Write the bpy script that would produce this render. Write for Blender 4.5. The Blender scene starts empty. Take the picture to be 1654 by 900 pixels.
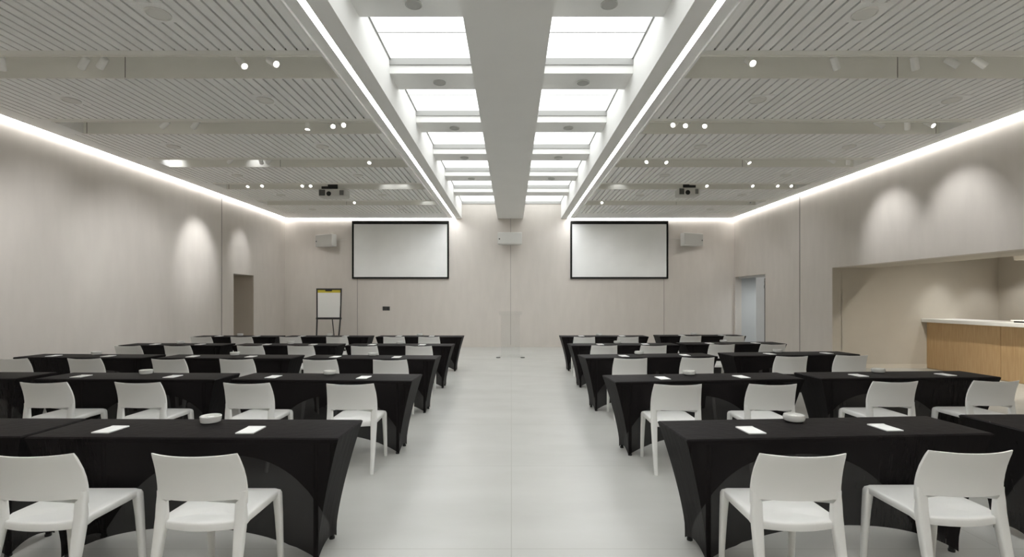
import bpy, bmesh, math, random
from mathutils import Vector, Matrix, Quaternion
random.seed(7)
sc = bpy.context.scene
COL = sc.collection
PI = math.pi
CX, YH, F, CH = 826.0, 484.0, 790.0, 1.53      # vanishing point, focal length in pixels (1654 wide), camera height

# ------------------------------------------------------------------ helpers
def new_bm(): return bmesh.new()

def mesh_from(bm, name, smooth=False, angle=40):
    me = bpy.data.meshes.new(name)
    bmesh.ops.recalc_face_normals(bm, faces=bm.faces[:])
    bm.to_mesh(me); bm.free()
    if smooth:
        for p in me.polygons: p.use_smooth = True
        try: me.set_sharp_from_angle(angle=math.radians(angle))
        except Exception: pass
    return me

def link(name, data, mats=None, parent=None, loc=None, rot=None):
    o = bpy.data.objects.new(name, data)
    COL.objects.link(o)
    if mats and data is not None and len(data.materials) == 0:
        for m in (mats if isinstance(mats, (list, tuple)) else [mats]): data.materials.append(m)
    if parent: o.parent = parent
    if loc is not None: o.location = loc
    if rot is not None: o.rotation_euler = rot
    return o

def box(bm, x0, x1, y0, y1, z0, z1, mat=0):
    v = [bm.verts.new((x, y, z)) for z in (z0, z1) for y in (y0, y1) for x in (x0, x1)]
    fs = [(0,2,3,1),(4,5,7,6),(0,1,5,4),(2,6,7,3),(0,4,6,2),(1,3,7,5)]
    out = []
    for f in fs:
        fc = bm.faces.new([v[i] for i in f]); fc.material_index = mat; out.append(fc)
    return out

def bbox(bm, x0, x1, y0, y1, z0, z1, r=0.005, seg=2, mat=0):
    """bevelled box"""
    t = bmesh.new(); box(t, x0, x1, y0, y1, z0, z1, mat)
    bmesh.ops.recalc_face_normals(t, faces=t.faces[:])
    bmesh.ops.bevel(t, geom=t.edges[:], offset=r, segments=seg, profile=0.5, affect='EDGES', clamp_overlap=True)
    merge(bm, t, mat)

def merge(bm, t, mat=None, M=None):
    idx = {}
    for v in t.verts: idx[v.index if v.index >= 0 else id(v)] = None
    t.verts.index_update()
    nv = [bm.verts.new((M @ v.co) if M else v.co) for v in t.verts]
    for f in t.faces:
        try:
            nf = bm.faces.new([nv[v.index] for v in f.verts])
            nf.material_index = f.material_index if mat is None else mat
        except ValueError: pass
    t.free()

def cyl(bm, p0, p1, r0, r1=None, n=16, mat=0, caps=True):
    r1 = r0 if r1 is None else r1
    p0, p1 = Vector(p0), Vector(p1)
    d = (p1-p0).normalized()
    a = d.orthogonal().normalized(); b = d.cross(a)
    A = [bm.verts.new(p0 + (a*math.cos(2*PI*i/n) + b*math.sin(2*PI*i/n))*r0) for i in range(n)]
    B = [bm.verts.new(p1 + (a*math.cos(2*PI*i/n) + b*math.sin(2*PI*i/n))*r1) for i in range(n)]
    for i in range(n):
        f = bm.faces.new((A[i], A[(i+1)%n], B[(i+1)%n], B[i])); f.material_index = mat
    if caps:
        bm.faces.new(A[::-1]).material_index = mat; bm.faces.new(B).material_index = mat

def lathe(bm, prof, n=28, mat=0, close=True):
    rings = []
    for r, z in prof:
        if r < 1e-6: rings.append([bm.verts.new((0, 0, z))])
        else: rings.append([bm.verts.new((r*math.cos(2*PI*i/n), r*math.sin(2*PI*i/n), z)) for i in range(n)])
    for a, b in zip(rings, rings[1:]):
        for i in range(n):
            j = (i+1) % n
            if len(a) == 1 and len(b) == 1: continue
            if len(a) == 1: f = bm.faces.new((a[0], b[i], b[j]))
            elif len(b) == 1: f = bm.faces.new((a[i], a[j], b[0]))
            else: f = bm.faces.new((a[i], a[j], b[j], b[i]))
            f.material_index = mat

def rrect(w, d, r, n=3):
    """rounded rectangle outline in xy"""
    r = min(r, w/2*0.98, d/2*0.98)
    out = []
    for cx, cy, a0 in ((w/2-r, d/2-r, 0), (-w/2+r, d/2-r, PI/2), (-w/2+r, -d/2+r, PI), (w/2-r, -d/2+r, 1.5*PI)):
        for k in range(n+1):
            a = a0 + PI/2*k/n
            out.append((cx + r*math.cos(a), cy + r*math.sin(a)))
    return out

def loft(bm, loops, cap=True, mat=0):
    R = [[bm.verts.new(p) for p in L] for L in loops]
    n = len(R[0])
    for a, b in zip(R, R[1:]):
        for i in range(n):
            j = (i+1) % n
            bm.faces.new((a[i], a[j], b[j], b[i])).material_index = mat
    if cap:
        bm.faces.new(R[0][::-1]).material_index = mat; bm.faces.new(R[-1]).material_index = mat

def props(o, label=None, cat=None, group=None, kind=None):
    if label: o['label'] = label
    if cat: o['category'] = cat
    if group: o['group'] = group
    if kind: o['kind'] = kind
    return o

def empty(name, loc, rotz=0.0):
    o = bpy.data.objects.new(name, None); COL.objects.link(o)
    o.location = loc; o.rotation_euler = (0, 0, rotz); o.empty_display_size = 0.1
    return o

def struct(name, bm, mats, parent=None, smooth=False, label=None):
    o = link(name, mesh_from(bm, name, smooth), mats, parent)
    if parent is None:
        o['kind'] = 'structure'
        if label: o['label'] = label
    return o

def copy_tree(src, loc, rotz=0.0, scale=None):
    r = src.copy(); COL.objects.link(r); r.location = loc; r.rotation_euler = (0, 0, rotz)
    if scale: r.scale = scale
    for c in list(src.children):
        d = c.copy(); COL.objects.link(d); d.parent = r
        for g in list(c.children):
            e = g.copy(); COL.objects.link(e); e.parent = d
    return r

# ------------------------------------------------------------------ materials
def mat(name, color, rough=0.5, spec=0.5, metal=0.0, noise=0.0, nscale=20.0, bump=0.0, bscale=200.0, stretch=(1,1,1), sheen=0.0):
    m = bpy.data.materials.new(name); m.use_nodes = True
    nt = m.node_tree; p = nt.nodes['Principled BSDF']
    p.inputs['Base Color'].default_value = (*color, 1)
    p.inputs['Roughness'].default_value = rough
    p.inputs['Metallic'].default_value = metal
    p.inputs['Specular IOR Level'].default_value = spec
    if sheen: p.inputs['Sheen Weight'].default_value = sheen
    if noise or bump:
        tc = nt.nodes.new('ShaderNodeTexCoord'); mp = nt.nodes.new('ShaderNodeMapping')
        mp.inputs['Scale'].default_value = stretch
        nt.links.new(tc.outputs['Object'], mp.inputs['Vector'])
    if noise:
        n = nt.nodes.new('ShaderNodeTexNoise'); n.inputs['Scale'].default_value = nscale; n.inputs['Detail'].default_value = 4
        nt.links.new(mp.outputs['Vector'], n.inputs['Vector'])
        r = nt.nodes.new('ShaderNodeMapRange')
        r.inputs['From Min'].default_value = 0.3; r.inputs['From Max'].default_value = 0.7
        r.inputs['To Min'].default_value = 1-noise; r.inputs['To Max'].default_value = 1+noise
        nt.links.new(n.outputs['Fac'], r.inputs['Value'])
        mx = nt.nodes.new('ShaderNodeVectorMath'); mx.operation = 'SCALE'
        mx.inputs[0].default_value = color
        nt.links.new(r.outputs['Result'], mx.inputs['Scale'])
        nt.links.new(mx.outputs['Vector'], p.inputs['Base Color'])
    if bump:
        n2 = nt.nodes.new('ShaderNodeTexNoise'); n2.inputs['Scale'].default_value = bscale
        nt.links.new(mp.outputs['Vector'], n2.inputs['Vector'])
        b = nt.nodes.new('ShaderNodeBump'); b.inputs['Strength'].default_value = bump; b.inputs['Distance'].default_value = 0.002
        nt.links.new(n2.outputs['Fac'], b.inputs['Height']); nt.links.new(b.outputs['Normal'], p.inputs['Normal'])
    return m

def emit(name, color, strength):
    m = bpy.data.materials.new(name); m.use_nodes = True
    nt = m.node_tree; nt.nodes.clear()
    e = nt.nodes.new('ShaderNodeEmission'); e.inputs['Color'].default_value = (*color, 1); e.inputs['Strength'].default_value = strength
    o = nt.nodes.new('ShaderNodeOutputMaterial'); nt.links.new(e.outputs[0], o.inputs[0])
    return m

LED_S, LEDW_S, SKY_S, LENS_S = 15.5, 4.2, .85, 6.0
M_wall = mat('wall_fabric', (.61, .572, .53), .85, .2, noise=.025, nscale=6, bump=.15, bscale=90, stretch=(1,1,.25))
M_white = mat('white_plaster', (.83, .83, .815), .7, .3, noise=.012, nscale=2)
M_slat = mat('slat_board', (.885, .885, .87), .7, .3, noise=.05, nscale=160)
M_trough = mat('trough_metal', (.80, .795, .745), .55, .35)
M_felt = mat('acoustic_felt', (.012, .012, .011), .95, .1)
M_chair = mat('white_polypropylene', (.80, .795, .77), .42, .4)
M_metal = mat('satin_aluminium', (.55, .56, .57), .35, .5, metal=.8)
M_grey = mat('grey_frame', (.36, .36, .35), .5, .4)
M_dark = mat('dark_metal', (.03, .03, .03), .4, .4)
M_black = mat('black_plastic', (.015, .015, .015), .5, .4)
M_paper = mat('white_paper', (.86, .86, .84), .7, .2)
M_ceramic = mat('white_ceramic', (.75, .75, .72), .25, .5)
M_screen = mat('screen_fabric', (.86, .87, .86), .8, .2, noise=.03, nscale=1.6)
M_screenframe = mat('screen_border', (.012, .012, .011), .7, .2)
M_speaker = mat('speaker_cabinet', (.62, .615, .59), .5, .3)
M_grille = mat('speaker_grille', (.42, .415, .39), .7, .2, noise=.1, nscale=300)
M_yellow = mat('yellow_header', (.62, .52, .06), .6, .3)
M_counter = mat('white_stone_top', (.82, .82, .80), .3, .4)
M_door = mat('door_grey', (.52, .53, .53), .5, .3)
M_beigeroom = mat('bar_plaster', (.50, .465, .405), .8, .2, noise=.02, nscale=3)
M_led = emit('led_glow', (.975, .99, 1.0), LED_S)
M_ledb = emit('back_led_glow', (1.0, .985, .96), 3.2)
M_ledw = emit('wall_led_glow', (1.0, .985, .96), LEDW_S)
M_sky = emit('skylight_daylight', (.98, 1.0, .985), SKY_S)
M_lens = emit('lamp_glow', (1.0, .95, .86), LENS_S)
M_lensoff = mat('lamp_lens_off', (.45, .45, .43), .3, .5)
M_spot = mat('white_lamp_metal', (.88, .88, .86), .4, .4)

# wood
def wood():
    m = bpy.data.materials.new('oak_veneer'); m.use_nodes = True
    nt = m.node_tree; p = nt.nodes['Principled BSDF']; p.inputs['Roughness'].default_value = .5
    tc = nt.nodes.new('ShaderNodeTexCoord'); mp = nt.nodes.new('ShaderNodeMapping'); mp.inputs['Scale'].default_value = (14, 14, .9)
    n = nt.nodes.new('ShaderNodeTexNoise'); n.inputs['Scale'].default_value = 3; n.inputs['Detail'].default_value = 8
    r = nt.nodes.new('ShaderNodeValToRGB')
    r.color_ramp.elements[0].position = .3; r.color_ramp.elements[0].color = (.46, .30, .145, 1)
    r.color_ramp.elements[1].position = .7; r.color_ramp.elements[1].color = (.56, .385, .205, 1)
    nt.links.new(tc.outputs['Object'], mp.inputs[0]); nt.links.new(mp.outputs[0], n.inputs[0])
    nt.links.new(n.outputs['Fac'], r.inputs[0]); nt.links.new(r.outputs[0], p.inputs['Base Color'])
    return m
M_wood = wood()

def floor_mat():
    m = bpy.data.materials.new('polished_stone_floor'); m.use_nodes = True
    nt = m.node_tree; p = nt.nodes['Principled BSDF']
    tc = nt.nodes.new('ShaderNodeTexCoord')
    n = nt.nodes.new('ShaderNodeTexNoise'); n.inputs['Scale'].default_value = 1.1; n.inputs['Detail'].default_value = 6
    mp = nt.nodes.new('ShaderNodeMapping'); mp.inputs['Scale'].default_value = (.7, 2.2, 1)
    nt.links.new(tc.outputs['Object'], mp.inputs[0]); nt.links.new(mp.outputs[0], n.inputs[0])
    r = nt.nodes.new('ShaderNodeValToRGB')
    r.color_ramp.elements[0].position = .25; r.color_ramp.elements[0].color = (.415, .415, .39, 1)
    r.color_ramp.elements[1].position = .75; r.color_ramp.elements[1].color = (.485, .485, .46, 1)
    nt.links.new(n.outputs['Fac'], r.inputs[0])
    br = nt.nodes.new('ShaderNodeTexBrick')
    br.offset = 0.0; br.inputs['Scale'].default_value = 1.0
    br.inputs['Brick Width'].default_value = 3.0; br.inputs['Row Height'].default_value = 1.5
    br.inputs['Mortar Size'].default_value = .004; br.inputs['Mortar Smooth'].default_value = .3
    nt.links.new(tc.outputs['Object'], br.inputs['Vector'])
    mx = nt.nodes.new('ShaderNodeMixRGB'); mx.blend_type = 'MIX'
    mx.inputs['Color2'].default_value = (.36, .36, .33, 1)
    nt.links.new(br.outputs['Fac'], mx.inputs['Fac']); nt.links.new(r.outputs[0], mx.inputs['Color1'])
    nt.links.new(mx.outputs[0], p.inputs['Base Color'])
    n2 = nt.nodes.new('ShaderNodeTexNoise'); n2.inputs['Scale'].default_value = 3; n2.inputs['Detail'].default_value = 5
    nt.links.new(tc.outputs['Object'], n2.inputs[0])
    r2 = nt.nodes.new('ShaderNodeMapRange'); r2.inputs['To Min'].default_value = .28; r2.inputs['To Max'].default_value = .42
    nt.links.new(n2.outputs['Fac'], r2.inputs['Value']); nt.links.new(r2.outputs[0], p.inputs['Roughness'])
    p.inputs['Specular IOR Level'].default_value = .45
    return m
M_floor = floor_mat()

def cloth_mat():
    """stretch jersey, dense black, a little light passes through a single layer"""
    m = bpy.data.materials.new('black_stretch_jersey'); m.use_nodes = True
    nt = m.node_tree; p = nt.nodes['Principled BSDF']
    p.inputs['Base Color'].default_value = (.0085, .0068, .0070, 1); p.inputs['Roughness'].default_value = .55
    p.inputs['Specular IOR Level'].default_value = .09
    tc = nt.nodes.new('ShaderNodeTexCoord')
    n = nt.nodes.new('ShaderNodeTexNoise'); n.inputs['Scale'].default_value = 14
    mp = nt.nodes.new('ShaderNodeMapping'); mp.inputs['Scale'].default_value = (1.5, 1.5, .25)
    nt.links.new(tc.outputs['Object'], mp.inputs[0]); nt.links.new(mp.outputs[0], n.inputs[0])
    b = nt.nodes.new('ShaderNodeBump'); b.inputs['Strength'].default_value = .3; b.inputs['Distance'].default_value = .01
    nt.links.new(n.outputs['Fac'], b.inputs['Height']); nt.links.new(b.outputs[0], p.inputs['Normal'])
    t = nt.nodes.new('ShaderNodeBsdfTransparent'); mx = nt.nodes.new('ShaderNodeMixShader')
    mx.inputs[0].default_value = .055
    out = nt.nodes['Material Output']
    nt.links.new(p.outputs[0], mx.inputs[1]); nt.links.new(t.outputs[0], mx.inputs[2]); nt.links.new(mx.outputs[0], out.inputs[0])
    return m
M_cloth = cloth_mat()

def clear_mat(name, tint, gloss):
    m = bpy.data.materials.new(name); m.use_nodes = True
    nt = m.node_tree; nt.nodes.clear()
    t = nt.nodes.new('ShaderNodeBsdfTransparent'); t.inputs[0].default_value = (*tint, 1)
    g = nt.nodes.new('ShaderNodeBsdfGlossy'); g.inputs['Roughness'].default_value = .05
    fr = nt.nodes.new('ShaderNodeFresnel'); fr.inputs[0].default_value = 1.45
    ad = nt.nodes.new('ShaderNodeMath'); ad.operation = 'ADD'; ad.inputs[1].default_value = gloss; ad.use_clamp = True
    nt.links.new(fr.outputs[0], ad.inputs[0])
    mx = nt.nodes.new('ShaderNodeMixShader'); o = nt.nodes.new('ShaderNodeOutputMaterial')
    if gloss > 0: nt.links.new(ad.outputs[0], mx.inputs[0])
    else: mx.inputs[0].default_value = .05
    nt.links.new(t.outputs[0], mx.inputs[1]); nt.links.new(g.outputs[0], mx.inputs[2]); nt.links.new(mx.outputs[0], o.inputs[0])
    return m
M_acrylic = clear_mat('clear_acrylic', (.985, .99, .99), .0)
M_glass = clear_mat('door_glass', (.80, .85, .85), .03)
M_bowlglass = mat('frosted_bowl_glass', (.80, .80, .77), .18, .6)
M_bowlglass.node_tree.nodes['Principled BSDF'].inputs['Transmission Weight'].default_value = .2

# ------------------------------------------------------------------ room shell
XL, XR, YB, YF, ZC = -7.27, 7.15, 15.70, -3.0, 4.13
ZT = 4.85
WELL_L, WELL_R = -1.594, 1.594
BEAM_L, BEAM_R = -.445, .375

bm = new_bm(); box(bm, XL-1.6, 11.2, YF-.2, YB+.2, -.12, 0)
struct('floor', bm, M_floor)

# left wall, with the doorway recess
D0, D1, DH = 12.80, 13.80, 2.21
bm = new_bm()
box(bm, XL-.2, XL, YF, D0, 0, ZT); box(bm, XL-.2, XL, D1, YB, 0, ZT); box(bm, XL-.2, XL, D0, D1, DH, ZT)
wl = struct('wall_left', bm, M_wall)
bm = new_bm()   # reveal passage behind the doorway
box(bm, XL-1.5, XL-.006, D1-.004, D1+.12, 0, DH-.001); box(bm, XL-1.5, XL-.2, D0-.12, D0, 0, 2.6)
box(bm, XL-1.5, XL-1.38, D0, D1, 0, 2.6); box(bm, XL-1.5, XL-.2, D0-.12, D1+.12, DH-.001, DH+.16); box(bm, XL-1.5, XL-.2, D1, D1+.12, DH-.01, 2.6)
struct('wall_passage', bm, mat('passage_plaster', (.60, .545, .475), .8, .2))

# right wall: doorway to a corridor (far end), wide opening to the bar
E0, E1, EH = 13.78, 15.62, 2.25
N0, N1, NH = 3.6, 10.90, 2.238
bm = new_bm()
box(bm, XR, XR+.2, YF, N0, 0, ZT); box(bm, XR, XR+.2, N1, E0, 0, ZT); box(bm, XR, XR+.2, E1, YB, 0, ZT)
box(bm, XR, XR+.2, N0, N1, NH, ZT); box(bm, XR, XR+.2, E0, E1, EH, ZT)
struct('wall_right', bm, M_wall)
bm = new_bm(); box(bm, XL-.2, XR+.2, YB, YB+.2, 0, ZT); struct('wall_back', bm, M_wall)
bm = new_bm(); box(bm, XL-.2, XR+.2, YF-.2, YF, 0, ZT); struct('wall_front', bm, M_wall)

# bar room beyond the right-hand opening
bm = new_bm()
box(bm, XR+.2, 11.0, N1-.004, N1+.15, 0, 3.0); box(bm, XR+.006, XR+.21, N1-.004, N1+.01, 0, NH-.001); box(bm, 10.85, 11.0, N0-.15, N1, 0, 3.0); box(bm, XR+.2, 11.0, N0-.15, N0, 0, 3.0)
struct('wall_bar', bm, M_beigeroom)
bm = new_bm(); box(bm, XR+.2, 8.2, N0, N1, NH, 3.0); box(bm, 8.2, 11.0, N0-.15, N1+.15, 2.75, 2.9)
box(bm, 9.6, 10.85, N0, 9.35, 2.28, 2.75)
struct('ceiling_bar', bm, M_beigeroom)

# corridor behind the far right doorway
bm = new_bm()
box(bm, XR+.2, 9.2, E1+.02, E1+.14, 0, 2.6); box(bm, 9.2, 9.32, 12.8, E1+.14, 0, 2.6); box(bm, XR+.2, 9.2, 12.7, 12.8, 0, 2.6)
struct('wall_corridor', bm, M_door)
bm = new_bm(); box(bm, XR+.2, 9.32, 12.7, E1+.14, 2.5, 2.6); struct('ceiling_corridor', bm, M_white)

# wall seams (shadow gaps between panels)
M_seam = mat('seam_shadow_gap', (.27, .255, .235), .9, .1)
def seam(n, x0, x1, y0, y1, z0=0.0, z1=ZC):
    b = new_bm(); box(b, x0, x1, y0, y1, z0, z1); struct('trim_%d' % n, b, M_seam)
seam(1, XL, XL+.004, 12.26, 12.285); seam(2, XR-.004, XR, 12.11, 12.14)
seam(3, -4.95, -4.937, YB-.004, YB); seam(4, 4.89, 4.903, YB-.004, YB); seam(5, -.03, -.018, YB-.004, YB)
bm = new_bm(); box(bm, XL, XR, YB-.012, YB, 0, .07); struct('baseboard_back', bm, M_wall)
bm = new_bm(); box(bm, XR+.3, 9.25, N1-.014, N1, 0, .09); struct('baseboard_bar', bm, mat('bar_skirting', (.6, .56, .49), .6, .3))

# ------------------------------------------------------------------ ceiling
PITCH = 1.925
SL0, SL1 = 2.00, 6.87     # slat field, |x|
ks = range(-3, 6)
end = lambda k: 5.11 + PITCH*k
beg = lambda k: end(k) - 1.28
bm = new_bm()
TT = 4.43
for s in (-1, 1):
    def X(a, b): return (min(s*a, s*b), max(s*a, s*b))
    wallx = 7.27 if s < 0 else 7.15
    def bx(a, b, y0, y1, z0, z1, m=0):
        x0, x1 = X(a, b); box(bm, x0, x1, y0, y1, z0, z1, m)
    bx(1.66, wallx, YF, YB, TT, TT+.1)                         # slab over the troughs
    bx(1.594, 1.66, YF, YB, ZC, ZT)                            # side of the skylight well
    bx(1.66, 1.79, YF, YB, ZC, TT)                             # edge beam
    bx(1.858, 1.975, YF, YB-.10, ZC, TT); bx(1.975, SL0, YF, YB-.10, ZC-.03, TT)
    bx(1.79, 1.858, YF, YB-.10, ZC+.07, TT)                    # bottom of the light slot
    bx(SL1, wallx-.10, YF, YB-.10, ZC, TT)                     # wall margin
    bx(wallx-.10, wallx, YF, YB, ZC+.07, TT)
    bx(1.79, wallx-.1, YB-.10, YB, ZC+.07, TT)
    bx(SL0, SL1, end(5)+.0, YB-.10, ZC, TT)                    # plain band next to the back wall
    for k in ks:
        if k < 5:
            bx(6.70, SL1, end(k), beg(k+1), ZC, TT)            # trough end plug
            bx(SL0, 6.70, end(k)+.09, end(k)+.105, ZC-.012, TT, 1)
            bx(SL0, 6.70, end(k), end(k)+.09, ZC, ZC+.03, 1)
            bx(SL0, 6.70, beg(k+1)-.025, beg(k+1)-.005, ZC-.004, TT, 1)   # far face of the trough
            for xs in ((4.52,) if k % 2 == 0 else (6.64,)):
                bx(xs, xs+.008, beg(k+1)-.028, beg(k+1)-.024, ZC, TT, 2)
ceil = struct('ceiling', bm, [M_white, M_trough, M_seam])
# slatted bays
bm0 = new_bm()
box(bm0, SL0, SL1, 0, 1.28, .07, .08, 1)
n = 42; pw = (SL1-SL0)/n
for i in range(n):
    x = SL0 + i*pw
    box(bm0, x+.012, x+pw-.012, .004, 1.276, 0, .03, 0)
    
box(bm0, SL0, SL1, 0, .006, 0, .07, 0); box(bm0, SL0, SL1, 1.272, 1.28, .012, .07, 1)
me_bay = mesh_from(bm0, 'slat_panel')
me_bay.materials.append(M_slat); me_bay.materials.append(M_felt)
for k in ks:
    for s in (-1, 1):
        o = link('slat_panel', me_bay, None, ceil, (0, beg(k), ZC))
        if s < 0: o.scale = (-1, 1, 1)
# central beam, cross beams
bm = new_bm(); box(bm, BEAM_L, BEAM_R, YF, YB, ZC, ZT); struct('beam_skylight', bm, M_white)
CB0, CBP, CBW = 4.64, 1.77, .49
zc = CH+2.965; zg = CH+3.156
wn = 0
for k in range(-4, 6):
    y0 = CB0 + CBP*k
    b = new_bm()
    for x0, x1 in ((WELL_L, BEAM_L), (BEAM_R, WELL_R)): box(b, x0, x1, y0, y0+CBW, zc, ZT)
    struct('beam_cross', b, M_white)
    y1 = CB0 + CBP*(k+1) if k < 5 else YB
    for x0, x1 in ((WELL_L, BEAM_L), (BEAM_R, WELL_R)):
        wn += 1
        b = new_bm(); box(b, x0+.012, x1-.012, y0+CBW, y1, zg, zg+.02)
        w = struct('window_%d' % wn, b, M_sky)
        b = new_bm(); ym = (y0+CBW+y1)/2
        box(b, x0, x1, y1-.025, y1-.002, zg-.085, zg)            # grey curb at the far end
        box(b, x0, x1, y0+CBW, y0+CBW+.02, zg-.05, zg)
        xo, xi = (x0, x0+.02) if x0 < -1 else (x1-.02, x1)
        box(b, xo, xi, y0+CBW, y1, zg-.012, zg)
        box(b, x0, x1, ym-.006, ym+.006, zg-.006, zg)
        link('window_frame', mesh_from(b, 'window_frame'), M_grey, w)
bm = new_bm(); box(bm, WELL_L-.1, WELL_R+.1, YF, YB, ZT, ZT+.06); struct('roof', bm, M_white)

# LED coves
def led(label, *bx_):
    b = new_bm(); box(b, *bx_)
    o = link('ceiling_light_strip', mesh_from(b, 'ceiling_light_strip'), M_ledb if 'screen' in label else (M_ledw if 'wall' in label else M_led))
    props(o, label, 'light strip', 'light strips around the ceiling')
led('bright white light strip along the top of the left wall', XL+.01, XL+.075, YF, YB-.1, ZC+.02, ZC+.045)
led('bright white light strip along the top of the right wall', XR-.075, XR-.01, YF, YB-.1, ZC+.02, ZC+.045)
led('bright white light strip edging the skylight well on its left side', -1.852, -1.796, YF, YB-.1, ZC+.03, ZC+.055)
led('bright white light strip edging the skylight well on its right side', 1.796, 1.852, YF, YB-.1, ZC+.03, ZC+.055)
led('bright white light strip above the left projection screen', XL+.02, -1.80, YB-.085, YB-.03, ZC+.0, ZC+.035)
led('bright white light strip above the right projection screen', 1.80, XR-.02, YB-.085, YB-.03, ZC+.0, ZC+.035)

# ------------------------------------------------------------------ ceiling discs
ordn = ['nearest', 'second', 'third', 'fourth', 'fifth', 'farthest']
def disc_mesh(r):
    b = new_bm(); lathe(b, [(0, -.012), (r*.86, -.012), (r*.88, -.018), (r, -.014), (r, 0), (0, 0)], 32)
    return mesh_from(b, 'disc', True)
dm = disc_mesh(.105); dm.materials.append(mat('speaker_cover', (.76, .755, .72), .6, .3))
b = new_bm(); bbox(b, -.15, .15, -.15, .15, -.004, .03, .002, 1); pm = mesh_from(b, 'mount_plate'); pm.materials.append(M_slat)
for k in range(0, 6):
    for s, sn in ((-1, 'left'), (1, 'right')):
        for x, xn in ((3.2, 'nearer the skylight'), (5.72, 'nearer the %s wall' % sn)):
            r = empty('ceiling_speaker', (s*x, beg(k)+.60, ZC-.002))
            link('mount_plate', pm, None, r); link('speaker_cover', dm, None, r, (0, 0, -.002))
            props(r, 'round speaker cover in the %s slatted ceiling bay, %s half, %s' % (ordn[k], sn, xn), 'ceiling speaker', 'round speakers in the slatted ceiling')
dm2 = disc_mesh(.085); dm2.materials.append(mat('detector_grey', (.5, .5, .48), .6, .3))
for k in range(0, 5):
    for x, sn in ((-1.0, 'left'), (1.0, 'right')):
        o = link('ceiling_downlight', dm2, None, None, (x*.98, CB0+CBP*k+.26, zc))
        props(o, 'grey round disc under the %s cross beam of the %s skylight row' % (ordn[k], sn), 'downlight', 'grey discs under the skylight cross beams')

# ------------------------------------------------------------------ track spotlights
b = new_bm(); bbox(b, -.06, .06, -.018, .018, -.03, 0, .004, 1); cyl(b, (0, 0, -.03), (0, 0, -.15), .011, n=10)
me_stem = mesh_from(b, 'mount', True); me_stem.materials.append(M_spot)
b = new_bm(); lathe(b, [(0, .075), (.028, .075), (.036, .066), (.038, -.075), (.034, -.078), (.030, -.055), (0, -.055)], 24)
me_head = mesh_from(b, 'lamp_head', True); me_head.materials.append(M_spot)
b = new_bm(); lathe(b, [(0, -.064), (.023, -.064), (.023, -.053), (0, -.053)], 20)
me_lens = mesh_from(b, 'lens', False); me_lens.materials.append(M_lens)
me_lens_off = me_lens.copy(); me_lens_off.materials.clear(); me_lens_off.materials.append(M_lensoff)
# (trough, pixel x, aim, lit, light spec)
L_, R_, C_ = (-.75, .1, -.65), (.75, .1, -.65), (.1, -.6, -.75)
spots = [
 (0, 2, (-.3, .4, -.8), 0), (0, 137, (-.72, .25, -.75), 2), (0, 167, (-.8, .4, -.55), 0), (0, 388, (.62, -.25, -.68), 1), (0, 438, (.75, -.35, -.5), 1),
 (0, 1210, (.05, -.75, -.6), 1), (0, 1348, (.5, .3, -.8), 0), (0, 1477, (.4, .3, -.85), 0), (0, 1535, (.72, -.2, -.6), 1), (0, 1580, (.72, -.15, -.65), 1),
 (1, 268, (-.8, .1, -.6), 2), (1, 317, (-.75, .3, -.6), 2), (1, 497, (0, -.1, -1), 1), (1, 537, (.3, -.6, -.7), 1), (1, 551, (.6, -.6, -.5), 1),
 (1, 1091, (-.6, -.6, -.5), 1), (1, 1110, (-.5, -.6, -.6), 1), (1, 1141, (-.5, -.55, -.65), 1), (1, 1418, (.75, -.1, -.5), 1), (1, 1465, (.4, .4, -.8), 0), (1, 1499, (.2, -.7, -.6), 1),
 (2, 374, (-.8, .3, -.5), 0), (2, 421, (-.2, .8, -.5), 0), (2, 436, (-.7, .3, -.6), 0), (2, 598, (0, -.6, -.8), 1),
 (2, 1048, (-.6, -.5, -.6), 1), (2, 1073, (.2, -.6, -.7), 1), (2, 1206, (.3, -.5, -.8), 1), (2, 1341, (.75, -.2, -.55), 2), (2, 1370, (.2, .4, -.85), 0),
 (3, 402, (0, -.5, -.8), 1), (3, 424, (.2, -.6, -.7), 1), (3, 490, (0, -.6, -.7), 1), (3, 502, (.2, -.6, -.7), 1),
 (3, 1140, (0, -.6, -.7), 1), (3, 1213, (.1, -.6, -.7), 1), (3, 1254, (0, -.6, -.7), 1), (3, 1275, (.1, -.6, -.7), 1),
 (4, 573, (.1, -.6, -.7), 1), (4, 972, (-.1, -.6, -.7), 1), (4, 1210, (.1, -.6, -.7), 0),
]
tnames = ['nearest', 'second', 'third', 'fourth', 'farthest']
cnt = {}
for k, px, aim, lit in spots:
    key = (k, px < CX); cnt[key] = cnt.get(key, 0) + 1
seq = {}
num = ['first', 'second', 'third', 'fourth', 'fifth', 'sixth']
for k, px, aim, lit in spots:
    key = (k, px < CX); i = seq.get(key, 0); seq[key] = i + 1
    y = end(k) + .36; x = (px-CX)*(y)/F
    half = 'left' if px < CX else 'right'
    ref = 'the left wall' if px < CX else 'the skylight'
    r = empty('track_spotlight', (x, y, TT))
    props(r, '%s white spotlight in the %s trough, %s half, %s counted from %s' % ('lit' if lit else 'unlit', tnames[k], half, num[i], ref), 'spotlight', 'white track spotlights in the ceiling troughs')
    link('mount', me_stem, None, r)
    d = Vector(aim).normalized()
    q = Vector((0, 0, -1)).rotation_difference(d)
    h = link('lamp_head', me_head, None, r, Vector((0, 0, -.235)) + d*.02)
    h.rotation_mode = 'QUATERNION'; h.rotation_quaternion = q
    link('lens', me_lens if lit else me_lens_off, None, h)

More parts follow.
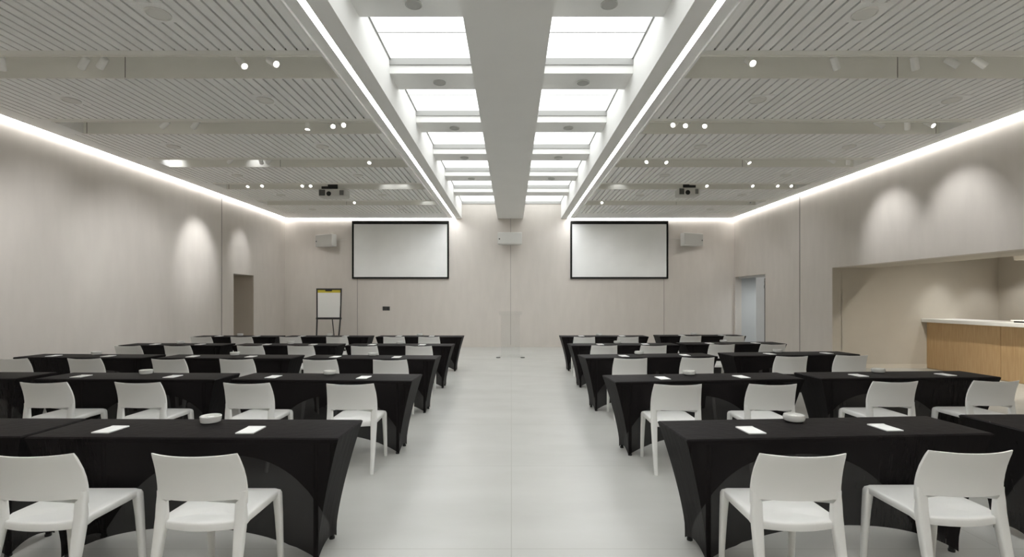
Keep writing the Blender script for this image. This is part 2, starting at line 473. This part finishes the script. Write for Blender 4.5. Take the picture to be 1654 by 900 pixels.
def spot_lamp(name, loc, target, power, size=60, blend=.9, color=(.985, .995, 1.0), radius=.04):
    L = bpy.data.lights.new(name, 'SPOT'); L.energy = power; L.spot_size = math.radians(size); L.spot_blend = blend
    L.color = color; L.shadow_soft_size = radius
    o = bpy.data.objects.new(name, L); COL.objects.link(o); o.location = loc
    o.rotation_mode = 'QUATERNION'
    o.rotation_quaternion = (Vector(target)-Vector(loc)).to_track_quat('-Z', 'Y')
    return o
WASH = 1.0
# wall washers: spots behind the visible pools, plus added lamps that brighten the room
for y, p in ((7.75, 25), (9.2, 27)):
    spot_lamp('spot_or_added_beam', (5.95, y+.05, 4.0), (7.15, y, 2.8), p*WASH, 62)
for y in (-1.2, 1.2, 3.2):  # added outside the view, for bounce onto the ceiling
    spot_lamp('spot_or_added_beam', (5.3, y, 4.05), (7.15, y, 2.2), 70*WASH, 80)
for y, p in ((-1.4, 52), (.6, 52), (2.4, 52), (4.0, 52), (5.6, 52), (7.2, 54), (8.9, 56)):  # only the farthest light visible wall; nearer ones added for ceiling bounce
    spot_lamp('spot_or_added_beam', (-5.0, y, 4.05), (-7.27, y+.4, 1.9), p*WASH*.85, 74, 1.0)
spot_lamp('spot_or_added_beam', (-5.9, 11.2, 4.0), (-7.27, 11.3, 2.6), 50*WASH, 50)
spot_lamp('spot_or_added_beam', (-6.0, 13.1, 4.0), (-7.27, 13.1, 2.8), 20*WASH, 42)
for x, y, tx_, p in ((5.0, 11.9, 7.15, 13), (5.0, 14.1, 7.15, 11), (5.2, 5.5, 7.15, 36), (-5.0, 10.6, -7.27, 18), (-5.0, 14.2, -7.27, 14)):  # added wide lamps that lift the side walls and the ceiling
    spot_lamp('spot_or_added_beam', (x, y, 4.05), (tx_, y+.2, 1.9), p*WASH, 88, 1.0)
for x in (-5.6, -3.0, 3.0, 5.6):  # added lamps that brighten the back wall
    spot_lamp('spot_or_added_beam', (x, 13.2, 4.05), (x, YB, 1.6), 19*WASH, 84, 1.0, (1, .985, .95))
# lamps grazing the trough faces
for k, px, pw_ in ((2, 283, 2.2), (2, 415, 1.2), (3, 626, .8), (3, 650, .9), (3, 998, .7), (4, 690, .8)):
    yy = beg(k+1)-.03; xx = (px-CX)*yy/F
    spot_lamp('spot_or_added_beam', (xx, yy-.22, ZC+.24), (xx, yy, ZC-.02), pw_, 95, 1.0)
# bar spots, with an added fill lamp
spot_lamp('bar_spot_or_fill', (9.5, 10.35, 2.6), (9.5, 10.45, 1.1), 16, 72, .8)
spot_lamp('bar_spot_or_fill', (10.35, 10.2, 2.6), (10.4, 10.4, 1.1), 16, 72, .8)
spot_lamp('bar_spot_or_fill', (10.2, 8.0, 2.25), (10.3, 8.0, 1.1), 34, 120, 1.0, (1, .97, .92))
spot_lamp('bar_spot_or_fill', (8.6, 8.0, 2.7), (8.9, 8.6, 0), 85, 150, 1.0, (1, .95, .85))  # added wide fill for the bar room, no fixture behind it
spot_lamp('corridor_beam', (8.2, 14.4, 2.45), (8.0, 14.6, 0), 32, 150, 1.0, (.95, .99, 1))

# ------------------------------------------------------------------ chairs
def lerp_tab(tab, z):
    for (a, va), (b_, vb) in zip(tab, tab[1:]):
        if z <= b_: 
            t = (z-a)/(b_-a); t = max(0, min(1, t)); return va + (vb-va)*t
    return tab[-1][1]
PROF = [(0, -.25), (.15, -.213), (.30, -.180), (.40, -.161), (.48, -.148), (.54, -.142), (.60, -.143), (.65, -.152), (.70, -.167), (.75, -.188), (.79, -.208)]
HALF = [(0, .220), (.30, .222), (.45, .2235), (.58, .2225), (.64, .221), (.70, .217), (.79, .2075)]
BOW = .040
def back_bm():
    b = new_bm(); nu, nv, t = 20, 12, .020
    loops = []
    for j in range(nv+1):
        v = j/nv; L = []
        def pt(u, side):
            zb = .548 - .030*max(0, (abs(u)-.80)/.2)**2
            zt = .779 + .008*abs(u)**3
            z = zb + (zt-zb)*v
            hw = lerp_tab(HALF, z)
            y = lerp_tab(PROF, z) - BOW*(1-u*u)
            e = 1 - .35*max(0, (abs(u)-.93)/.07)**2 if True else 1
            ev = 1 - .45*max(0, (v-.92)/.08)**2
            return (u*hw, y + side*t/2*e*ev, z)
        for i in range(nu+1): L.append(pt(-1+2*i/nu, 1))
        for i in range(nu, -1, -1): L.append(pt(-1+2*i/nu, -1))
        loops.append(L)
    loft(b, loops)
    return b
def rear_leg_bm(s):
    b = new_bm(); loops = []
    for z, w, d in ((0, .030, .030), (.012, .032, .032), (.15, .038, .036), (.30, .046, .040), (.40, .052, .042), (.46, .054, .040), (.52, .054, .030), (.56, .052, .021), (.585, .050, .020)):
        hw = lerp_tab(HALF, z); x = s*(hw - w/2); y = lerp_tab(PROF, z) - (BOW*.18 if z > .5 else 0)
        loops.append([(x+px, y+py, z) for px, py in rrect(w, d, .011, 2)])
    loft(b, loops); return b
def front_leg_bm(s):
    b = new_bm(); loops = []
    for z, w, d, x, y in ((0, .028, .030, .200, .250), (.012, .030, .032, .200, .249), (.15, .034, .036, .199, .241), (.30, .039, .042, .197, .231), (.40, .043, .047, .1945, .222), (.425, .044, .048, .1935, .219), (.442, .040, .042, .190, .215), (.4495, .028, .028, .186, .211)):
        loops.append([(s*x+px, y+py, z) for px, py in rrect(w, d, .012, 2)])
    loft(b, loops); return b
def seat_bm():
    b = new_bm()
    out = []
    # front edge (with rounded corners), right side, bowed rear edge, left side
    fr = []
    for k in range(6):
        a = PI/2*k/5; fr.append((.175+.032*math.sin(a), .199+.036*math.cos(a)))
    right = fr + [(.2085, .10), (.209, 0), (.209, -.09), (.207, -.135)]
    rear = [(.205-.41*i/16, -.150 - .040*math.sin(PI*i/16)) for i in range(17)]
    left = [(-x, y) for x, y in right[::-1]]
    out = right + rear + left
    def ring(ins, z, dish=0):
        L = []
        for x, y in out:
            L.append((x*(1-ins/.2), y*(1-ins/.2) if y > 0 else y*(1-ins/.2), z - (.014 if y < -.1 else .006*(.2-y))*1.0))
        return L
    loops = [ring(.010, .409), ring(.001, .414), ring(0, .425), ring(0, .444), ring(.004, .450), ring(.010, .4525)]
    loft(b, loops, cap=False)
    # top: dished with inner rings
    b.verts.ensure_lookup_table()
    n = len(out); last = b.verts[-n:]
    prev = last
    for f, dz in ((.8, .004), (.5, .009), (.2, .011)):
        cur = [b.verts.new((v.co.x*f, v.co.y*f + .0, v.co.z - dz)) for v in last]
        for i in range(n): b.faces.new((prev[i], prev[(i+1)%n], cur[(i+1)%n], cur[i]))
        prev = cur
    b.faces.new(prev)
    b.faces.new(b.verts[:n][::-1])
    return b
chair0 = empty('conference_chair', (0, 0, 0))
link('seat', mesh_from(seat_bm(), 'seat', True, 50), M_chair, chair0)
link('backrest', mesh_from(back_bm(), 'backrest', True, 50), M_chair, chair0)
for s in (-1, 1):
    link('leg', mesh_from(rear_leg_bm(s), 'leg', True, 50), M_chair, chair0)
    link('leg', mesh_from(front_leg_bm(s), 'leg', True, 50), M_chair, chair0)
chairs = {
 'L1': [(-1.53, 2.42), (-2.325, 2.42)],
 'R1': [(1.41, 2.42), (2.265, 2.47)],
 'L2': [(-1.429, 4.385), (-2.366, 4.43), (-3.368, 4.465), (-4.222, 4.465)],
 'R2': [(1.468, 4.36), (2.31, 4.37), (3.494, 4.51), (4.458, 4.55)],
 'L3': [(-1.51, 6.12), (-2.386, 6.14), (-3.455, 6.19), (-4.306, 6.19), (-5.415, 6.25), (-6.345, 6.25)],
 'R3': [(1.516, 6.27), (2.403, 6.35), (3.69, 6.49), (4.568, 6.61)],
 'L4': [(-1.492, 7.91), (-2.368, 7.91), (-3.406, 7.95), (-4.22, 7.95), (-5.40, 7.95), (-6.2, 7.95)],
 'R4': [(1.509, 8.0), (2.31, 8.0), (3.51, 8.2), (4.37, 8.22)],
 'L5': [(-1.652, 9.85), (-2.357, 9.85), (-3.5, 9.85), (-4.44, 9.85), (-5.417, 9.85), (-6.22, 9.85)],
 'R5': [(1.458, 9.8), (2.34, 9.85), (3.69, 10.1), (4.58, 10.1)],
}
rown = {1: 'row nearest the camera', 2: 'second nearest row', 3: 'third nearest row', 4: 'fourth nearest row', 5: 'row nearest the screens'}
siden = {'L': 'left of the aisle', 'R': 'right of the aisle'}
seatn = ['at the aisle', 'second from the aisle', 'third from the aisle', 'fourth from the aisle', 'fifth from the aisle', 'outermost']
rc = random.Random(3)
used = False
for key, lst in chairs.items():
    for i, (x, yw) in enumerate(lst):
        rz = math.radians(rc.uniform(-1.2, 1.2))
        loc = (x, yw + .15, 0)
        if not used:
            o = chair0; o.location = loc; o.rotation_euler = (0, 0, rz); used = True
        else: o = copy_tree(chair0, loc, rz)
        props(o, 'white plastic chair %s, %s, %s' % (seatn[i], rown[int(key[1])], siden[key[0]]), 'chair', 'white chairs in rows')

# ------------------------------------------------------------------ tables with stretch covers
TL, TD, TH = 1.83, .44, .74
FX, FY = TL/2-.17, .125
def g_in(s): return 1 - (1-min(1, s/.90))**1.35
def cover_bm():
    b = new_bm()
    NL, NS, NV = 36, 12, 16
    P = []   # perimeter: (side, u)
    for i in range(NL): P.append(('n', -1+2*i/NL))
    for i in range(NS): P.append(('r', -1+2*i/NS))
    for i in range(NL): P.append(('f', 1-2*i/NL))
    for i in range(NS): P.append(('l', 1-2*i/NS))
    def top(side, u, ins=0):
        hx, hy = TL/2-ins, TD/2-ins
        return {'n': (u*hx, -hy), 'f': (u*hx, hy), 'r': (hx, u*hy), 'l': (-hx, u*hy)}[side]
    def foot(side, u):
        fx, fy = FX+.022, FY+.022
        return {'n': (u*fx, -fy), 'f': (u*fx, fy), 'r': (fx, u*fy), 'l': (-fx, u*fy)}[side]
    def hem(side, u):
        a = abs(u)
        if side == 'n': return .010 + .185*(1-a**2.2)**.9
        if side == 'f': return .010 + .50*(1-a**2.4)
        return .008 + .05*(1-a**2)
    rings = []
    for ins, z in ((.020, TH), (.008, TH-.001), (.0, TH-.009)):
        rings.append([(*top(sd, u, ins), z) for sd, u in P])
    for j in range(1, NV+1):
        v = j/NV; L = []
        for sd, u in P:
            zh = hem(sd, u); z = (TH-.009) + (zh-(TH-.009))*v
            s = (TH-z)/TH; g = g_in(s)
            t = top(sd, u); f = foot(sd, u)
            x = t[0] + (f[0]-t[0])*g; y = t[1] + (f[1]-t[1])*g
            # fabric folds that gather towards the feet
            if sd in 'nf' and abs(u) > .55:
                w = .006*s*math.sin(abs(u)*46)*min(1, (abs(u)-.55)*5)*(1-abs(u)**6)
                y += w
            L.append((x, y, z))
        rings.append(L)
    R = [[b.verts.new(p) for p in L] for L in rings]
    n = len(P)
    for A, B in zip(R, R[1:]):
        for i in range(n):
            j = (i+1) % n
            b.faces.new((A[i], A[j], B[j], B[i]))
    b.faces.new(R[0])
    return b
table0 = empty('conference_table', (0, 0, 0))
cv = link('table_cover', mesh_from(cover_bm(), 'table_cover', True, 35), M_cloth, table0)
b = new_bm(); bbox(b, -TL/2+.012, TL/2-.012, -TD/2+.012, TD/2-.012, TH-.034, TH-.010, .004, 1)
link('tabletop', mesh_from(b, 'tabletop'), M_black, table0)
for sx in (-1, 1):
    for sy in (-1, 1):
        b = new_bm(); cyl(b, (sx*FX, sy*FY, .012), (sx*(FX), sy*FY, TH-.036), .014, n=12); cyl(b, (sx*FX, sy*FY, 0), (sx*FX, sy*FY, .014), .018, n=14)
        link('leg', mesh_from(b, 'leg', True), M_black, table0)
tables = {
 'L1': [((-2.80, 2.81), (-.985, 2.785)), ((-4.66, 2.83), (-2.83, 2.82))],
 'R1': [((.986, 2.755), (2.856, 2.89)), ((3.09, 2.93), (4.95, 2.97))],
 'L2': [((-2.79, 4.84), (-.965, 4.755)), ((-4.76, 4.87), (-2.93, 4.83)), ((-6.78, 4.92), (-4.95, 4.89))],
 'R2': [((.995, 4.69), (2.93, 4.88)), ((3.10, 4.89), (5.0, 4.99))],
 'L3': [((-2.82, 6.57), (-1.01, 6.50)), ((-4.81, 6.62), (-2.97, 6.57)), ((-6.83, 6.70), (-5.0, 6.62))],
 'R3': [((1.0, 6.60), (2.88, 6.81)), ((3.12, 6.87), (5.03, 7.05))],
 'L4': [((-2.86, 8.38), (-1.02, 8.34)), ((-4.82, 8.42), (-2.99, 8.38)), ((-6.80, 8.45), (-5.0, 8.42))],
 'R4': [((1.03, 8.40), (2.94, 8.50)), ((3.07, 8.60), (4.92, 8.73))],
 'L5': [((-2.88, 10.36), (-1.04, 10.34)), ((-4.85, 10.36), (-3.02, 10.34)), ((-6.80, 10.36), (-4.98, 10.34))],
 'R5': [((1.06, 10.38), (2.93, 10.42)), ((3.2, 10.56), (5.1, 10.62))],
}
tabn = {'L': ['long black covered table at the aisle', 'middle long black covered table', 'long black covered table by the left wall'],
        'R': ['long black covered table at the aisle', 'long black covered table on the bar side']}
bowln = {'L': ['on the aisle table', 'on the middle table', 'on the outer table'], 'R': ['on the aisle table', 'on the bar side table']}
# bowls
b = new_bm(); lathe(b, [(0, 0), (.050, 0), (.058, .005), (.061, .022), (.063, .040), (.060, .043), (.055, .040), (.053, .020), (.045, .012), (.022, .012), (.020, .036), (0, .040)], 32)
me_bowl = mesh_from(b, 'bowl', True); me_bowl.materials.append(M_ceramic)
b = new_bm(); lathe(b, [(0, 0), (.045, 0), (.060, .008), (.066, .026), (.060, .044), (.054, .044), (.050, .026), (.040, .014), (0, .012)], 32)
me_bowlg = mesh_from(b, 'bowl', True); me_bowlg.materials.append(M_bowlglass)
b = new_bm(); lathe(b, [(0, .0125), (.036, .014), (.047, .024), (.040, .033), (.02, .038), (0, .039)], 24)
me_sweet = mesh_from(b, 'mints', True); me_sweet.materials.append(mat('pale_mints', (.62, .62, .58), .5, .3, noise=.35, nscale=90))
used = False
tx = {}
for key, lst in tables.items():
    for i, ((x0, y0), (x1, y1)) in enumerate(lst):
        a = math.atan2(y1-y0, x1-x0); Ln = math.hypot(x1-x0, y1-y0)
        nx, ny = -math.sin(a), math.cos(a)
        c = ((x0+x1)/2 + nx*TD/2, (y0+y1)/2 + ny*TD/2, 0)
        scl = (Ln/TL, 1, 1)
        if not used:
            o = table0; o.location = c; o.rotation_euler = (0, 0, a); o.scale = scl; used = True
        else: o = copy_tree(table0, c, a, scl)
        props(o, '%s, %s, %s' % (tabn[key[0]][i], rown[int(key[1])], siden[key[0]]), 'table', 'tables under black stretch covers')
        tx.setdefault(key, []).append((x0, y0, x1, y1, a))
        if key == 'L1' and i == 1 or key == 'R1' and i == 1: continue
        # bowl near the far edge
        bx0 = c[0] + nx*.135 + (-.05 if key[0] == 'L' else -.06); by0 = c[1] + ny*.135
        glass = key[0] == 'R' or (i == 0 and key != 'L1')
        r = empty('sweets_bowl', (bx0, by0, TH))
        link('bowl', me_bowlg if glass else me_bowl, None, r)
        if glass: link('mints', me_sweet, None, r)['kind'] = 'stuff'
        props(r, '%s bowl %s, %s, %s' % ('glass' if glass else 'white', bowln[key[0]][i], rown[int(key[1])], siden[key[0]]), 'bowl', 'small bowls on the tables')
# notepads
b = new_bm(); bbox(b, -.053, .053, -.076, .076, 0, .007, .001, 1); me_pad = mesh_from(b, 'notepad'); me_pad.materials.append(M_paper)
b = new_bm(); bbox(b, -.0535, .0535, .060, .0765, -.0005, .0085, .001, 1); me_bind = mesh_from(b, 'glued_edge'); me_bind.materials.append(mat('pad_edge', (.8, .8, .79), .6, .3))
b = new_bm(); cyl(b, (0, -.07, .004), (0, .06, .004), .0038, n=10); cyl(b, (0, -.07, .004), (0, -.083, .004), .0038, .0008, n=10)
pads_dx = {'L1': [-.04, -.10], 'R1': [.03, .03], 'L2': [-.06, -.055, -.09, -.19], 'R2': [.045, .03, .105, .085], 'L3': [-.055, -.03, -.135, -.10, -.19, -.05]}
for key, lst in chairs.items():
    for i, (x, yw) in enumerate(lst):
        dx = pads_dx.get(key, [(-.06 if key[0] == 'L' else .05)]*6)
        px = x + (dx[i] if i < len(dx) else 0)
        t = min(tx[key], key=lambda q: abs((q[0]+q[2])/2 - px))
        yn = t[1] + (px-t[0])/(t[2]-t[0])*(t[3]-t[1])
        r = empty('notepad', (px, yn+.155, TH), t[4] + math.radians(rc.uniform(-4, 4)))
        link('paper_block', me_pad, None, r); link('glued_edge', me_bind, None, r)
        props(r, 'white notepad, seat %s, %s, %s' % (seatn[i], rown[int(key[1])], siden[key[0]]), 'notepad', 'white notepads on the tables')

# ------------------------------------------------------------------ back wall equipment
S = YB/F
def bw(px, py): return (px-CX)*S, CH + (YH-py)*S
for px0, px1, lab, sn in ((569.5, 725.5, 'left', 'flipchart'), (921, 1078.5, 'right', 'corridor doorway')):
    x0, zt = bw(px0, 357.5); x1, zb = bw(px1, 450.5)
    y1 = YB-.02; y0 = YB-.07
    r = empty('projection_screen', ((x0+x1)/2, YB, zb))
    w = (x1-x0)/2; h = zt-zb
    b = new_bm()
    bbox(b, -w, -w+.055, -.07, -.02, 0, h, .006, 1); bbox(b, w-.055, w, -.07, -.02, 0, h, .006, 1)
    bbox(b, -w+.05, w-.05, -.07, -.02, 0, .055, .006, 1); bbox(b, -w+.05, w-.05, -.07, -.02, h-.10, h, .006, 1)
    link('screen_frame', mesh_from(b, 'screen_frame'), M_screenframe, r)
    b = new_bm(); box(b, -w+.04, w-.04, -.048, -.040, .04, h-.08)
    link('screen_surface', mesh_from(b, 'screen_surface'), M_screen, r)
    b = new_bm()
    for sx in (-.7, .7): box(b, sx*w-.05, sx*w+.05, -.03, 0, h*.8, h*.86)
    link('wall_bracket', mesh_from(b, 'wall_bracket'), M_dark, r)
    props(r, 'black framed white projection screen on the back wall, nearer the %s' % sn, 'projection screen', 'projection screens')

def speaker(px, py, wpx, hpx, ang, label, bracket):
    x, z = bw(px, py); w, h, d = wpx*S, hpx*S, .26
    r = empty('wall_speaker', (x, YB, z), 0)
    # wedge cabinet: trapezoid in plan (wider at the front)
    def plan(yf): return w/2 * (1 if yf else .62)
    b = new_bm(); q = Matrix.Translation((0, -.26, 0)) @ Matrix.Rotation(ang, 4, 'Z')
    t = bmesh.new()
    pts = [(-w/2, -d/2), (w/2, -d/2), (w*.38, d/2), (-w*.38, d/2)]
    lo = [t.verts.new((a, c, -h/2)) for a, c in pts]; hi = [t.verts.new((a, c, h/2)) for a, c in pts]
    t.faces.new(lo[::-1]); t.faces.new(hi)
    for i in range(4): t.faces.new((lo[i], lo[(i+1)%4], hi[(i+1)%4], hi[i]))
    bmesh.ops.recalc_face_normals(t, faces=t.faces[:])
    bmesh.ops.bevel(t, geom=t.edges[:], offset=.012, segments=2, profile=.5, affect='EDGES')
    merge(b, t, None, q); link('cabinet', mesh_from(b, 'cabinet', True), M_speaker, r)
    b = new_bm(); t = bmesh.new(); bbox(t, -w/2+.02, w/2-.02, -d/2-.010, -d/2+.004, -h/2+.02, h/2-.02, .004, 1); merge(b, t, None, q)
    link('grille', mesh_from(b, 'grille'), M_grille if ang < 0 or ang > 0 else M_speaker, r)
    b = new_bm(); t = bmesh.new(); sx = 1 if ang <= 0 else -1
    cyl(t, (-w/2*.82*sx*-1*-1, -d/2-.014, 0), (-w/2*.82*sx, -d/2-.006, 0), .02, n=14) if False else cyl(t, (-sx*w*.42, -d/2-.015, -.02), (-sx*w*.42, -d/2-.005, -.02), .022, n=14)
    merge(b, t, None, q); link('badge', mesh_from(b, 'badge', True), M_dark, r)
    b = new_bm(); bbox(b, -.06, .06, -.02, 0, -.09, .09, .004, 1); cyl(b, (0, -.02, 0), (0, -.15, 0), .022, n=12)
    link('wall_bracket', mesh_from(b, 'wall_bracket', True), M_speaker, r)
    if bracket:
        b = new_bm(); cyl(b, (bracket*w*.36, -.2, .02), (bracket*w*.72, -.004, .06), .006, n=8)
        link('cable', mesh_from(b, 'cable', True), M_speaker, r)
    props(r, label, 'speaker', 'speakers on the back wall')
speaker(533, 390.5, 38, 19, math.radians(-28), 'white speaker angled inward on the back wall above the flipchart', 1)
speaker(823.5, 387.5, 39, 19, 0, 'white speaker facing forward on the back wall between the two screens', 0)
speaker(1111, 389, 40, 20, math.radians(24), 'white speaker angled inward on the back wall beside the right screen', -1)

# switch plate
x, z = bw(624, 498.5)
r = empty('wall_switch', (x, YB, z))
b = new_bm(); bbox(b, -.115, .115, -.018, 0, -.065, .065, .006, 2); link('face_plate', mesh_from(b, 'face_plate', True), mat('switch_dark', (.06, .06, .055), .4, .4), r)
b = new_bm()
for i in (-1, 1): bbox(b, i*.05-.04, i*.05+.04, -.024, -.014, -.045, .045, .004, 1)
link('rocker', mesh_from(b, 'rocker'), M_dark, r)
props(r, 'dark wall switch plate on the back wall below the left screen', 'switch')

# flip chart
YFc = 14.7; sf = YFc/F
fx = (531-CX)*sf; ztop = CH + (YH-466)*sf; zbar = CH + (YH-514.5)*sf; fw = 19.6*sf
r = empty('flipchart_stand', (fx, YFc, 0))
b = new_bm()
for s in (-1, 1):
    b = new_bm(); cyl(b, (s*(fw-.045), -.16, 0), (s*(fw-.015), 0, zbar), .022, n=10); cyl(b, (s*(fw-.015), 0, zbar), (s*fw, .03, ztop), .022, n=10)
    link('leg', mesh_from(b, 'leg', True), M_dark, r)
b = new_bm(); cyl(b, (0, .06, ztop-.1), (0, .55, 0), .015, n=10); link('rear_leg', mesh_from(b, 'rear_leg', True), M_dark, r)
b = new_bm(); bbox(b, -fw-.015, fw+.015, -.02, .03, zbar-.03, zbar+.03, .004, 1); link('pen_tray', mesh_from(b, 'pen_tray'), M_dark, r)
b = new_bm(); bbox(b, -fw-.015, fw+.015, .0, .05, ztop-.045, ztop, .004, 1); link('top_bar', mesh_from(b, 'top_bar'), M_dark, r)
b = new_bm(); box(b, -fw+.02, fw-.02, .012, .03, zbar+.03, ztop-.04); link('board', mesh_from(b, 'board'), M_dark, r)
b = new_bm(); box(b, -fw+.035, fw-.02, -.004, .012, zbar+.03, ztop-.13)
pp = link('paper_pad', mesh_from(b, 'paper_pad'), M_paper, r)
b = new_bm(); box(b, -fw+.035, fw-.02, -.005, .012, ztop-.13, ztop-.05); link('header_strip', mesh_from(b, 'header_strip'), M_yellow, pp)
b = new_bm(); bbox(b, -.10, .10, -.016, .012, ztop-.085, ztop-.045, .004, 1); link('clip', mesh_from(b, 'clip'), M_black, pp)
props(r, 'black framed flipchart stand holding white paper with a yellow header strip', 'flipchart')

# acrylic lectern
YL = 13.0; sl = YL/F
r = empty('acrylic_lectern', ((824.5-CX)*sl, YL, 0))
b = new_bm(); bbox(b, -.25, -.235, -.15, .15, .03, 1.12, .003, 1); bbox(b, .235, .25, -.15, .15, .03, 1.12, .003, 1)
link('side_panel', mesh_from(b, 'side_panel'), M_acrylic, r)
b = new_bm(); bbox(b, -.234, .234, .12, .132, .03, 1.12, .003, 1); link('front_panel', mesh_from(b, 'front_panel'), M_acrylic, r)
b = new_bm(); t = bmesh.new(); bbox(t, -.31, .31, -.22, .22, -.008, .008, .003, 1)
merge(b, t, None, Matrix.Translation((0, 0, 1.165)) @ Matrix.Rotation(math.radians(-14), 4, 'X') @ Matrix.Scale(1, 4))
link('reading_shelf', mesh_from(b, 'reading_shelf'), M_acrylic, r)
b = new_bm(); bbox(b, -.32, .32, -.22, .22, .018, .030, .003, 1); link('base_plate', mesh_from(b, 'base_plate'), M_acrylic, r)
for s in (-1, 1):
    b = new_bm(); cyl(b, (s*.32, -.17, 0), (s*.32, -.17, .019), .055, n=16); link('foot', mesh_from(b, 'foot', True), mat('foot_grey', (.12, .12, .115), .5, .4), r)
props(r, 'clear acrylic lectern standing before the back wall at the end of the aisle', 'lectern')

# projectors
def projector(px, py, wpx, label, mirror):
    y = end(3) + .42 + .25; s = y/F
    x = (px-CX)*s; z = CH + (YH-py)*s; w = wpx*s; h = .19; d = .30
    r = empty('ceiling_projector', (x, y, z))
    m = 1
    b = new_bm(); bbox(b, -w/2, w/2, -d/2, d/2, -h/2, h/2, .035, 3); link('body', mesh_from(b, 'body', True), M_speaker, r)
    b = new_bm(); xa, xb = sorted((m*-w*.47, m*-w*.25)); bbox(b, xa, xb, -d/2-.008, -d/2+.02, -h*.36, h*.36, .004, 1); link('vent_grille', mesh_from(b, 'vent_grille'), mat('vent_dark', (.09, .09, .085), .6, .3), r)
    b = new_bm(); cyl(b, (m*-w*.10, -d/2-.03, -.03), (m*-w*.10, -d/2+.02, -.03), .075, n=20); ln = link('lens_barrel', mesh_from(b, 'lens_barrel', True), M_speaker, r)
    b = new_bm(); cyl(b, (m*-w*.10, -d/2-.034, -.03), (m*-w*.10, -d/2-.028, -.03), .055, n=20); link('lens', mesh_from(b, 'lens', True), M_black, ln)
    b = new_bm(); xa, xb = sorted((m*w*.27, m*w*.42)); bbox(b, xa, xb, -d/2-.006, -d/2+.02, -h*.30, h*.30, .004, 1); link('vent_grille', mesh_from(b, 'vent_grille'), mat('vent_grey', (.2, .2, .19), .6, .3), r)
    b = new_bm(); xa, xb = (-.26, .10) if not mirror else (-.12, .16)
    bbox(b, xa, xb, -.12, .12, h/2, h/2+.06, .006, 1); bbox(b, xa+.14 if not mirror else xa, xb if not mirror else xb-.14, -.10, .10, h/2+.05, h/2+.19, .01, 1); cyl(b, ((xa+xb)/2, 0, h/2+.14), ((xa+xb)/2, 0, ZC-z+.01), .03, n=14)
    link('ceiling_mount', mesh_from(b, 'ceiling_mount', True), M_black, r)
    props(r, label, 'projector', 'ceiling projectors')
projector(540, 313.5, 44, 'white projector hung from the ceiling on the left, in line with the left screen', False)
projector(1110, 311.5, 34, 'white projector hung from the ceiling on the right, with a dark square vent', True)

# ------------------------------------------------------------------ doors, bar
# corridor doorway: aluminium framed glass door standing open against the near jamb
r = empty('door_1', (XR+.10, E0, 0)); r['kind'] = 'structure'
b = new_bm(); bbox(b, -.02, .06, .02, .10, 0, EH, .004, 1); box(b, -.02, .06, .1, E1-E0-.06, EH-.06, EH)
link('door_frame', mesh_from(b, 'door_frame'), M_metal, r)
# sliding leaf drawn a little way across, dark stile against the near jamb
b = new_bm(); bbox(b, -.03, .01, .11, .66, .02, EH-.07, .006, 1); link('door_leaf', mesh_from(b, 'door_leaf'), mat('leaf_grey', (.62, .64, .66), .25, .5), r)
b = new_bm(); bbox(b, -.085, -.02, .012, .075, .02, EH-.12, .004, 1); link('door_stile', mesh_from(b, 'door_stile'), M_dark, r)
b = new_bm()
for z in (1.85, 2.02): cyl(b, (-.10, .045, z), (-.10, .045, z+.08), .016, n=10)
link('hinge', mesh_from(b, 'hinge', True), M_metal, r)

# bar counter: front plane at x = 9.25
CXf = 9.25
r = empty('bar_counter', (CXf, (N0+N1)/2, 0))
b = new_bm(); box(b, 0.02, .62, N0-(N0+N1)/2+.2, N1-(N0+N1)/2-.005, .0, 1.03); link('carcass', mesh_from(b, 'carcass'), M_wood, r)
yy = N1 - .004
edges = [10.895, 9.25, 7.6, 5.95, 4.3]
for a, c in zip(edges, edges[1:]):
    b = new_bm(); bbox(b, 0, .02, c-(N0+N1)/2+.004, a-(N0+N1)/2-.004, .012, 1.03, .002, 1); link('front_panel', mesh_from(b, 'front_panel'), M_wood, r)
b = new_bm(); bbox(b, -.12, .66, N0-(N0+N1)/2+.2, N1-(N0+N1)/2-.005, 1.03, 1.105, .004, 1); link('worktop', mesh_from(b, 'worktop'), M_counter, r)
props(r, 'oak fronted bar counter with a thick white top in the recess on the right', 'counter')
r = empty('serving_tray', (9.42, 8.75, 1.105))
b = new_bm(); bbox(b, -.13, .2, -.3, .3, 0, .028, .006, 1); link('base', mesh_from(b, 'base'), M_black, r)
b = new_bm(); bbox(b, -.16, .23, -.33, .33, .028, .048, .006, 1); link('tray_top', mesh_from(b, 'tray_top'), M_counter, r)
props(r, 'white tray on a black base on the bar counter top', 'tray')

# ------------------------------------------------------------------ camera, view
cam = bpy.data.cameras.new('camera'); co = bpy.data.objects.new('camera', cam); COL.objects.link(co)
co.location = (0, 0, CH); co.rotation_euler = (PI/2, 0, 0)
cam.sensor_fit = 'HORIZONTAL'; cam.sensor_width = 36; cam.lens = 36*F/1654
cam.shift_x = (827-CX)/1654; cam.shift_y = (YH-450)/1654
cam.clip_start = .05; cam.clip_end = 100
sc.camera = co
w = bpy.data.worlds.new('world'); sc.world = w; w.use_nodes = True
w.node_tree.nodes['Background'].inputs[0].default_value = (.6, .7, .8, 1); w.node_tree.nodes['Background'].inputs[1].default_value = .02
sc.view_settings.view_transform = 'Standard'; sc.view_settings.look = 'None'
sc.view_settings.gamma = 1; sc.view_settings.use_curve_mapping = False
sc.view_settings.exposure = 1.70
sc.cycles.max_bounces = 18; sc.cycles.diffuse_bounces = 14; sc.cycles.transparent_max_bounces = 24
sc.cycles.use_denoising = True
sc.cycles.sample_clamp_indirect = 6
